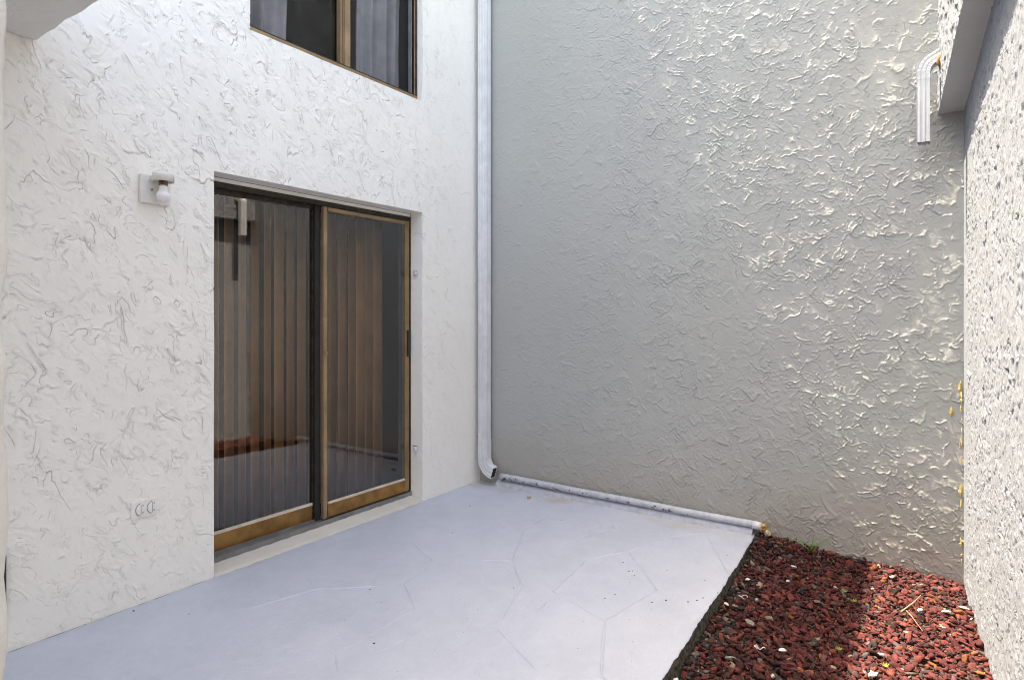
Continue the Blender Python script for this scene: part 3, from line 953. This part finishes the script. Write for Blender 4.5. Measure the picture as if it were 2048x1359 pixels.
rough_box('pillar', (1.40, -3.95, -0.02), (1.708, -3.629, 2.484), 0.03, 0.009, M['stucco_porch'], porch, 9.0, 0.02)

box('rear_light_blocker', (-0.2, -6.7, -0.1), (4.2, -6.5, 2.7), M['stucco_porch'], porch)  # unseen wall added behind the camera to cut light on the courtyard

# ------------------------------------------------------------------ things on the white wall
lamp = empty('wall_lamp', (0, -2.567, 1.88), 'white wall lamp with a bare bulb under a round cup, left of the sliding door', 'lamp')
box('mount_plate', (0.001, -2.634, 1.882), (0.024, -2.498, 2.016), M['lamp_white'], lamp, 0.003)
box('arm', (0.0245, -2.592, 1.99), (0.06, -2.532, 2.012), M['lamp_white'], lamp, 0.002)
def lathe(name, prof, c, mat, parent, seg=28):
    bm = bmesh.new()
    rings = []
    for r, z in prof:
        rings.append([bm.verts.new((c[0] + r * math.cos(2 * math.pi * k / seg), c[1] + r * math.sin(2 * math.pi * k / seg), c[2] + z)) for k in range(seg)])
    for a, b2 in zip(rings[:-1], rings[1:]):
        for k in range(seg):
            bm.faces.new((a[k], a[(k + 1) % seg], b2[(k + 1) % seg], b2[k]))
    if prof[0][0] > 0.0005 and name != 'cup': bm.faces.new(rings[0][::-1])
    if prof[-1][0] > 0.0005: bm.faces.new(rings[-1])
    return bm_obj(name, bm, mat, parent, smooth=False)
LC = (0.082, -2.561, 1.981)
cup = lathe('cup', [(0.0425, 0.024), (0.043, 0.0), (0.0465, 0.0), (0.047, 0.036), (0.045, 0.040)], LC, M['lamp_white'], lamp, 36)
for p in cup.data.polygons: p.use_smooth = abs(p.normal.z) < 0.5
# hollow underside with the socket
lathe('cup_lining', [(0.0422, 0.022), (0.030, 0.024), (0.006, 0.025)], LC, M['lamp_inside'], cup, 30)
lathe('socket', [(0.0195, -0.016), (0.0195, 0.021)], LC, M['lamp_inside'], lamp, 20)
bp = []
for k in range(22):
    t = k / 21
    z = -0.092 + 0.076 * t
    if t < 0.62:
        r = 0.0305 * math.sin(math.acos(max(-1, min(1, 1 - t / 0.40)))) if t < 0.40 else 0.0305 * (1 - 0.35 * ((t - 0.40) / 0.22) ** 1.6)
    else:
        r = 0.0305 * 0.65 - 0.005 * (t - 0.62) / 0.38
    bp.append((max(r, 0.0006), z))
bl = lathe('bulb', bp, LC, M['bulb'], lamp, 28)
for p in bl.data.polygons: p.use_smooth = True
sc = lathe('screw', [(0.006, 0.0), (0.006, 0.003), (0.004, 0.0045)], (0, 0, 0), M['aluminium'], lamp, 14)
sc.data.transform(Matrix.Translation((0.0245, -2.585, 1.947)) @ Matrix.Rotation(math.radians(90), 4, 'Y'))

ou = empty('outlet_cover', (0, -2.61, 0.445), 'white painted double outlet cover low on the white wall', 'outlet')
box('plate', (0.0005, -2.668, 0.405), (0.0085, -2.552, 0.485), M['outlet'], ou, 0.002)
for cy in (-2.637, -2.586):
    bm = bmesh.new()
    n = 14
    pts = [(cy + 0.012, 0.445 + 0.024), (cy + 0.012, 0.445 - 0.024)]
    arc = [(cy + 0.010 - 0.022 * math.cos(a), 0.445 + 0.026 * math.sin(a)) for a in np.linspace(-math.pi / 2 * 0.95, math.pi / 2 * 0.95, n)]
    vs_ = [bm.verts.new((0.0086, y, z)) for y, z in arc]
    vo = [bm.verts.new((0.0135, y, z)) for y, z in arc]
    bm.faces.new(vo)
    for k in range(n):
        j = (k + 1) % n
        bm.faces.new((vs_[k], vs_[j], vo[j], vo[k]))
    bm_obj('flap', bm, M['outlet'], ou)
    bm = bmesh.new()
    for k in range(n - 1):
        a, c = arc[k], arc[k + 1]
        ctr = (cy + 0.004, 0.445)
        def off(p, s): return (ctr[0] + (p[0] - ctr[0]) * s, ctr[1] + (p[1] - ctr[1]) * s)
        q = [off(a, 1.03), off(c, 1.03), off(c, 1.14), off(a, 1.14)]
        bm.faces.new([bm.verts.new((0.0091, y, z)) for y, z in q])
    bm_obj('flap_seam', bm, M['speck'], ou)
    box('flap_seam', (0.0136, cy + 0.0085, 0.421), (0.0140, cy + 0.0105, 0.469), M['aluminium'], ou)
    for dz in (-0.017, 0.017):
        box('screw', (0.0086, cy + 0.017, 0.445 + dz - 0.002), (0.0105, cy + 0.022, 0.445 + dz + 0.002), M['aluminium'], ou)

tag(box('utility_box', (0.001, -3.30, 0.165), (0.022, -3.138, 0.395), M['brown_metal'], None, 0.004),
    'dark brown metal box on the white wall, mostly hidden behind the near pillar', 'box')

for z, lab in ((1.663, 'upper small metal bracket on the door opening side'), (0.38, 'lower small metal bracket on the door opening side, near the patio')):
    br = empty('hinge_bracket', (-0.05, -0.69, z), lab, 'bracket', 'brackets on the door opening')
    box('bracket_plate', (-0.085, -0.6965, z - 0.018), (-0.05, -0.690, z + 0.018), M['aluminium'], br, 0.001)
    box('bracket_knuckle', (-0.070, -0.716, z - 0.017), (-0.046, -0.697, z + 0.014), M['spout_white'], br, 0.003)

# ------------------------------------------------------------------ blinds and curtains
bl_t = empty('vertical_blind', (-0.33, -1.5, 2.0), 'open beige vertical blind hanging behind the sliding door glass', 'blind')
box('headrail', (-0.36, DY0 - 0.03, 2.055), (-0.31, DY1 + 0.05, 2.09), M['bronze_dark'], bl_t)
def vane_mesh(ang, w):
    n = 7
    V, F = [], []
    for side in (0, 1):
        for k in range(n):
            t = k / (n - 1) - 0.5
            bow = 0.016 * (1 - (2 * t) ** 2) + side * 0.0009
            lx, ly = t * w, bow
            X = lx * math.cos(ang) - ly * math.sin(ang)
            Y = lx * math.sin(ang) + ly * math.cos(ang)
            for z in (0.075, 2.052):
                V.append((X, Y, z))
    for side in (0, 1):
        for k in range(n - 1):
            a = side * n * 2 + k * 2
            F.append((a, a + 2, a + 3, a + 1) if side else (a, a + 1, a + 3, a + 2))
    o = n * 2
    F.append((0, 1, o + 1, o)); F.append(((n - 1) * 2, o + (n - 1) * 2, o + (n - 1) * 2 + 1, (n - 1) * 2 + 1))
    for k in range(n - 1):
        F.append((k * 2, k * 2 + 2, o + k * 2 + 2, o + k * 2))
        F.append((k * 2 + 1, o + k * 2 + 1, o + k * 2 + 3, k * 2 + 3))
    me = bpy.data.meshes.new('vane')
    me.from_pydata(V, [], F)
    me.materials.append(M['vane'])
    for p in me.polygons: p.use_smooth = True
    me.update()
    return me
vm = [vane_mesh(math.radians(a), 0.110) for a in (-11, -4, -15, -8)]
yv = -2.235
k = 0
while yv < -0.80:
    o = bpy.data.objects.new('vane', vm[(k * 7) % 4])
    COL.objects.link(o)
    o.parent = bl_t
    o.location = (-0.335 + 0.33, yv + 1.5, -2.0)
    yv += 0.0838
    k += 1

def curtain(name, y0, y1, x, amp, waves, label, seed):
    r = random.Random(seed)
    n = 90
    V, F = [], []
    ph = r.random() * 6
    zs = np.linspace(WZ0 - 0.25, WZ1 + 0.15, 14)
    for zi, z in enumerate(zs):
        for i in range(n + 1):
            t = i / n
            y = y0 + (y1 - y0) * t + 0.012 * math.sin(z * 3 + seed) * (1 if i in (0, n) else 1)
            xx = x + amp * math.sin(t * waves * 6.28 + ph + 0.4 * math.sin(z * 2.2)) + amp * 0.5 * math.sin(t * waves * 11 + ph * 2)
            V.append((xx, y, z))
    for j in range(len(zs) - 1):
        for i in range(n):
            a = j * (n + 1) + i
            F.append((a, a + 1, a + n + 2, a + n + 1))
    o = mesh_np(name, V, F, M['curtain'], None, smooth=True)
    md = o.modifiers.new("thickness", 'SOLIDIFY')
    md.thickness = 0.002
    tag(o, label, 'curtain', 'curtains in the upper window')
curtain('curtain', -2.02, -1.66, -0.20, 0.028, 2.5, 'narrow gray curtain drawn aside in the left pane of the upper window', 3)
curtain('curtain', -1.16, -0.74, -0.19, 0.026, 3.2, 'gray curtain with folds in the right pane of the upper window', 8)

# ------------------------------------------------------------------ downspouts
def spout_profile(w, d, ribs=3):
    """rectangular ribbed profile, w along a, d along b"""
    pts = []
    def side(p0, p1, nrm):
        n = ribs * 4 + 2
        for k in range(n):
            t = k / n
            base = Vector(p0).lerp(Vector(p1), t)
            inn = 0.0
            q = (t * (ribs + 0.0)) % 1.0
            if 0.06 < t < 0.94 and q < 0.30: inn = -0.003
            pts.append((base.x + nrm[0] * inn, base.y + nrm[1] * inn))
    hw, hd = w / 2, d / 2
    side((-hw, -hd), (hw, -hd), (0, -1))
    side((hw, -hd), (hw, hd), (1, 0))
    side((hw, hd), (-hw, hd), (0, 1))
    side((-hw, hd), (-hw, -hd), (-1, 0))
    return pts
ds = empty('downspout', (0.088, -0.053, 0.06), 'tall white ribbed downspout in the corner beside the gray wall', 'downspout')
DC = Vector((0.088, -0.056, 0))
A, B = Vector((1, 0, 0)), Vector((0, 1, 0))
P1 = spout_profile(0.088, 0.060)
sweep('upper_length', P1, [(DC + Vector((0, 0, z)), A, B, 1.0) for z in (1.735, 3.0, ROOF_L - 0.3)], M['spout_white'], ds)
sweep('lower_length', P1, [(DC + Vector((0.001, 0.001, z)), A, B, s) for z, s in ((0.325, 0.955), (1.70, 0.955), (1.755, 0.93))], M['spout_white'], ds)
sweep('joint_collar', P1, [(DC + Vector((0, 0, z)), A, B, 1.02) for z in (1.722, 1.7345)], M['spout_white'], ds)
fr = [(DC + Vector((0.001, 0.001, 0.36)), A, B, 1.02), (DC + Vector((0.001, 0.001, 0.215)), A, B, 1.02)]
n = 15
R0 = 0.10
for k in range(1, n + 1):
    a = math.radians(72) * k / n
    c = DC + Vector((0.001 + R0 * (1 - math.cos(a)), 0.001 - 0.25 * R0 * (1 - math.cos(a)), 0.215 - R0 * math.sin(a)))
    fr.append((c, Vector((math.cos(a), 0, math.sin(a))), B, 1.02 + (0.035 if k % 2 else -0.01)))
last = fr[-1]
dirv = Vector((math.sin(math.radians(72)), -0.15, -math.cos(math.radians(72)))).normalized()
fr.append((last[0] + dirv * 0.045, last[1], last[2], 1.02))
el = sweep('elbow', P1, fr, M['spout_white'], ds, cap=False)
mdp = [(p[0] * 0.95, p[1] * 0.93) for p in P1]
sweep('elbow_mouth', mdp, [(fr[-1][0] - dirv * 0.034, last[1], last[2], 1.0), (fr[-1][0] - dirv * 0.006, last[1], last[2], 1.0)], M['spout_hollow'], ds)
box('strap', (0.043, -0.089, 0.395), (0.134, -0.0865, 0.402), M['spout_white'], ds)

sp = empty('short_downspout', (3.06, -0.17, 2.24), 'short white downspout stub on the overhanging upper wall at right', 'downspout')
SC = Vector((3.030, -0.19, 0))
P2 = spout_profile(0.057, 0.070)
sweep('length', P2, [(SC + Vector((0, 0, z)), A, B, 1.0) for z in (2.243, 2.60)], M['spout_white'], sp, cap=False)
sweep('mouth', [(p[0] * 0.93, p[1] * 0.93) for p in P2], [(SC + Vector((0, 0, z)), A, B, 1.0) for z in (2.255, 2.29)], M['spout_hollow'], sp)
fr = [(SC + Vector((0, 0, 2.565)), A, B, 1.05), (SC + Vector((0, 0, 2.60)), A, B, 1.05)]
for k in range(1, 11):
    a = math.radians(62) * k / 10
    c = SC + Vector((0.075 * (1 - math.cos(a)), 0, 2.60 + 0.075 * math.sin(a)))
    fr.append((c, Vector((math.cos(a), 0, -math.sin(a))), B, 1.05 + (0.03 if k % 2 else 0)))
a = math.radians(62)
fr.append((fr[-1][0] + Vector((math.sin(a), 0, math.cos(a))) * 0.05, fr[-1][1], B, 1.05))
sweep('elbow', P2, fr, M['spout_white'], sp)
bm = bmesh.new()
bmesh.ops.create_icosphere(bm, subdivisions=2, radius=1.0, matrix=Matrix.Translation((UX(-0.2) - 0.006, -0.225, 2.645)) @ Matrix.Diagonal((0.012, 0.022, 0.034, 1)))
bm_obj('rust_patch', bm, M['rust'], sp, True)

# ------------------------------------------------------------------ painted pipe along the foot of the gray wall
pp = empty('drain_pipe', (0.25, -0.04, 0), 'painted pipe along the foot of the gray wall ending at the gravel', 'pipe')
pts, rr = [], []
for k in range(60):
    t = k / 59
    pts.append((0.235 + (2.155 - 0.235) * t, -0.036 + 0.002 * math.sin(t * 9), 0.077 - 0.017 * t + 0.0015 * math.sin(t * 14)))
    rr.append(0.0245 - 0.002 * t)
tube('pipe', pts, rr, M['pipe_paint'], pp, 18)
tube('coupling', [(2.150, -0.036, 0.060), (2.20, -0.036, 0.058)], 0.0250, M['spout_white'], pp, 18)
prof = []
V, F = [], []
for k in range(81):
    x = 0.20 + (2.15 - 0.20) * k / 80
    j = 0.0012 * math.sin(k * 1.9) + 0.0012 * math.sin(k * 0.7)
    V += [(x, 0.0, 0.05), (x, -0.030, 0.040 + j * 0.3), (x, -0.052 + j * 0.5, 0.024 + j), (x, -0.058 + j, -0.001)]
for k in range(80):
    for j in range(3):
        a = k * 4 + j
        F.append((a, a + 1, a + 5, a + 4))
mesh_np('mortar_bed', V, F, M['pipe_paint'], pp, smooth=True)
# flaked paint on the pipe
rng = np.random.default_rng(12)
for k in range(34):
    t = rng.random() ** 1.5
    x = 0.27 + 1.5 * t
    i = min(58, int((x - 0.235) / (2.155 - 0.235) * 59))
    p = Vector(pts[i]); ang = math.radians(rng.uniform(165, 212))
    r0 = rr[i] + 0.0006
    bm = bmesh.new()
    ln, wd = rng.uniform(0.008, 0.03), rng.uniform(0.25, 0.6)
    m_ = 7
    vs_ = []
    for q in range(m_):
        aa = 2 * math.pi * q / m_
        rad = 0.6 + 0.7 * rng.random()
        a2 = ang + math.sin(aa) * wd * rad * 0.5
        vs_.append(bm.verts.new((x + math.cos(aa) * ln * rad * 0.5, p.y + math.cos(a2) * r0, p.z - math.sin(a2) * r0 * -1 if False else p.z + math.sin(a2) * r0)))
    bm.faces.new(vs_)
    bm_obj('paint_flake_mark', bm, M['slab_edge'], pp)
def lump(name, c, sc3, mat, parent, seed, sub=3, amp=0.35, freq=2.2):
    from mathutils import noise as mn
    bm = bmesh.new()
    bmesh.ops.create_icosphere(bm, subdivisions=sub, radius=1.0)
    for v in bm.verts:
        v.co *= 1 + amp * mn.noise(v.co * freq + Vector((seed * 3.1, 0, 0)))
        v.co = Vector((v.co.x * sc3[0] + c[0], v.co.y * sc3[1] + c[1], v.co.z * sc3[2] + c[2]))
    return bm_obj(name, bm, mat, parent, False)
lump('foam_plug', (2.212, -0.040, 0.050), (0.018, 0.030, 0.028), M['foam'], pp, 2)
lump('foam_crumb', (2.238, -0.050, 0.028), (0.020, 0.022, 0.018), M['paper'], pp, 5)

# yellow sealant in the corner of the gray wall and the sunlit wall
sl = empty('yellow_sealant', (3.19, -0.012, 0), 'crumbling yellow sealant in the corner of the gray wall and sunlit wall', 'sealant')
rng = np.random.default_rng(4)
for k in range(30):
    z = rng.uniform(0.0, 0.85) if k < 20 else rng.uniform(0.85, 1.0)
    lump('sealant_blob', (3.196 - abs(rng.normal(0, 0.006)), -0.010 - abs(rng.normal(0, 0.006)), z), (rng.uniform(0.002, 0.0045), rng.uniform(0.002, 0.005), rng.uniform(0.006, 0.026)), M['yellow_foam'], sl, k, 2)
lump('sealant_blob', (3.152, -0.006, 0.84), (0.009, 0.003, 0.026), M['yellow_foam'], sl, 55, 2)

# ------------------------------------------------------------------ small things
def blade(name, base, tip, w, sag, mat, parent):
    V, F = [], []
    b0, t0 = Vector(base), Vector(tip)
    side = (t0 - b0).cross(Vector((0, 0, 1)))
    side = side.normalized() if side.length > 1e-4 else Vector((1, 0, 0))
    n = 8
    for k in range(n + 1):
        t = k / n
        c = b0.lerp(t0, t) + Vector((0, 0, sag * 4 * t * (1 - t)))
        ww = w * (1 - t ** 1.8) + 0.0004
        V += [tuple(c - side * ww), tuple(c + Vector((0, 0, -ww * 0.5))), tuple(c + side * ww)]
    for k in range(n):
        for j in range(2):
            a = k * 3 + j
            F.append((a, a + 1, a + 4, a + 3))
    return mesh_np(name, V, F, mat, parent, smooth=True)
wd = empty('weed', (2.49, -0.13, 0.0), 'green weed with long blades growing at the foot of the gray wall', 'weed')
wb = Vector((2.49, -0.13, -0.005))
for t, w, s in (((-0.135, -0.01, 0.035), 0.0045, 0.03), ((0.015, 0.01, 0.10), 0.004, 0.0), ((0.115, 0.02, 0.105), 0.0035, 0.012),
                ((-0.05, -0.03, 0.05), 0.004, 0.02), ((0.06, -0.04, 0.05), 0.004, 0.02), ((0.03, 0.04, 0.07), 0.003, 0.01), ((-0.02, -0.06, 0.04), 0.004, 0.02)):
    blade('blade', wb, wb + Vector(t) * 1.15, w * 1.7, s, M['grass'], wd)

def at_gravel(px, py):
    x, y = floor_at(px, py, -0.04)
    return x, y, gz(x, y) + 0.012
frag = [((1968, 1190), (0.045, 0.010), 0.2, 'long white chip beside the foot of the sunlit wall'),
        ((1928, 1215), (0.040, 0.012), -0.1, 'white curved chip on the sunlit gravel'),
        ((1893, 1226), (0.038, 0.011), 0.1, 'bone-white flat chip in the middle of the sunlit gravel'),
        ((1840, 1222), (0.026, 0.014), 0.7, 'white crumpled chip at the left of the sunlit gravel'),
        ((1762, 1301), (0.024, 0.012), 0.4, 'small white chip on the shadow line near the bottom of the view'),
        ((1587, 1135), (0.028, 0.012), 0.3, 'white chip in the shaded gravel below the weed'),
        ((1745, 1175), (0.018, 0.010), 0.9, 'tiny white chip near the gray wall at the shadow line'),
        ((1784, 1155), (0.024, 0.012), 0.2, 'cream chip close to the gray wall on sunlit gravel'),
        ((1495, 1163), (0.026, 0.020), 0.5, 'gray-white flat chip beside the edge of the patio'),
        ((1565, 1305), (0.036, 0.018), 0.9, 'pale gray flat stone in the shaded gravel'),
        ((1453, 1205), (0.026, 0.016), -0.6, 'pale gray splinter against the side of the patio slab'),
        ((1512, 1298), (0.024, 0.008), -0.8, 'white sliver in the shaded gravel near the patio'),
        ((1352, 1350), (0.020, 0.014), 0.4, 'white pebble against the patio edge at the bottom of the view')]
for k, ((px, py), (a, c), rot, lab) in enumerate(frag):
    x, y, z = at_gravel(px, py)
    o = lump('white_chip', (0, 0, 0), (a * 0.5, c * 0.5, 0.005), M['shell'], None, k + 3, 2, 0.5, 1.6)
    o.location = (x, y, z + 0.006)
    o.rotation_euler = (0.2 * math.sin(k * 3), 0.2 * math.cos(k * 5), rot)
    tag(o, lab, 'chip')

def ring(name, px, py, r, th, mat, label, cat, arc=5.2, rot=0.0):
    x, y, z = at_gravel(px, py)
    pts = [(x + r * math.cos(rot + arc * k / 20), y + r * 0.8 * math.sin(rot + arc * k / 20), z + 0.012 + 0.006 * math.sin(k * 0.5)) for k in range(21)]
    tag(tube(name, pts, th, mat, None, 6), label, cat)
ring('curled_strip', 1486, 1196, 0.020, 0.0018, M['shell'], 'cream curled strip lying on the gravel beside the patio', 'strip')
ring('curled_leaf', 1522, 1300, 0.020, 0.002, M['shell'], 'pale curled leaf edge in the shaded gravel', 'leaf', 2.6, 3.4)
x, y, z = at_gravel(1808, 1226)
x2, y2, z2 = at_gravel(1842, 1196)
x3, y3, z3 = at_gravel(1845, 1265)
tw = empty('twig', (x, y, z), 'forked tan twig lying on the sunlit gravel', 'twig')
tube('twig_stem', [(x - .01, y - .02, z + .014), ((x + x2) / 2 + .006, (y + y2) / 2, z + .02), (x2, y2, z2 + .02)], [0.003, 0.0028, 0.0016], M['twig'], tw, 6)
tube('twig_stem', [(x + .01, y, z + .016), (x + .03, y - .05, z + .018), (x3, y3, z3 + .014)], [0.0022, 0.0018, 0.0012], M['twig'], tw, 6)
for k, (px, py, lab) in enumerate(((1690, 1183, 'yellow-green moss tuft in the shaded gravel near the shadow line'), (1707, 1203, 'small moss tuft just below another in the shaded gravel'),
                                   (1770, 1330, 'bright yellow-green sprout near the bottom of the sunlit gravel'), (1678, 1300, 'faint green moss in the shaded gravel low in the view'))):
    x, y, z = at_gravel(px, py)
    o = empty('moss_tuft', (x, y, z), lab, 'moss')
    for q in range(9):
        a = q * 0.7 + k
        blade('sprig', (x, y, z), (x + 0.016 * math.cos(a), y + 0.016 * math.sin(a), z + 0.018), 0.0028, 0.004, M['moss'], o)

x, y = floor_at(1058, 996)
tag(lump('leaf_scrap', (x, y, 0.009), (0.014, 0.020, 0.009), M['paper'], None, 8, 2, 0.6, 1.8), 'small tan dry scrap on the patio near the downspout', 'scrap')

# dark specks of grit on the patio
V, F = [], []
rng = np.random.default_rng(21)
sp_px = [(1201, 1051), (1200, 1056), (1027, 1175), (1332, 1200), (1376, 1203), (1394, 1200), (1406, 1195), (1246, 1124), (1265, 1141), (1258, 1142), (1269, 1150), (1334, 1140), (1454, 1110),
         (1304, 1204), (1123, 1040), (905, 1065), (378, 1227), (267, 1221), (740, 1178), (748, 1286), (1230, 1188), (1210, 1196), (1410, 1160), (1435, 1185), (940, 1011)]
spx = [floor_at(*p) for p in sp_px] + [(rng.uniform(0.9, 2.1), rng.uniform(-2.4, -0.15)) for _ in range(90)]
iv, if_ = ico(1)
off = 0
Vs, Fs = [], []
for k, (x, y) in enumerate(spx):
    s = rng.uniform(0.003, 0.0055) if k < len(sp_px) else rng.uniform(0.0010, 0.0024)
    Vs.append(iv * np.array([s, s * rng.uniform(0.6, 1), s * 0.5]) + np.array((x, y, s * 0.3)))
    Fs.append(if_ + off)
    off += len(iv)
tag(mesh_np('grit', np.concatenate(Vs), np.concatenate(Fs), M['speck'], None), 'dark specks of grit scattered over the patio', 'grit', kind='stuff')
# dark open joint between the white wall and the patio, in short pieces
rng = np.random.default_rng(9)
y = -3.25
Vs, Fs = [], []
while y < DY0 + 0.15:
    ln = rng.uniform(0.015, 0.10)
    th = rng.uniform(0.0015, 0.005)
    o = len(Vs)
    Vs += [(0.0045, y, 0.0006), (0.0045 + th, y + ln * 0.3, 0.0008), (0.0045 + th * 0.7, y + ln * 0.8, 0.0008), (0.0045, y + ln, 0.0006)]
    Fs.append((o, o + 1, o + 2, o + 3))
    y += ln + rng.uniform(0.0, 0.09) * (0.4 + (y + 3.3) * 0.9)
y = DY0 + 0.2
while y < -0.02:
    ln = rng.uniform(0.008, 0.05)
    th = rng.uniform(0.0015, 0.005)
    o = len(Vs)
    xb = 0.0125 if y < DY1 - 0.03 else 0.0035
    Vs += [(xb, y, 0.0006), (xb + th, y + ln * 0.3, 0.0008), (xb + th * 0.7, y + ln * 0.8, 0.0008), (xb, y + ln, 0.0006)]
    Fs.append((o, o + 1, o + 2, o + 3))
    y += ln + rng.uniform(0.03, 0.22)
mesh_np('open_joint', Vs, Fs, M['speck'], patio)
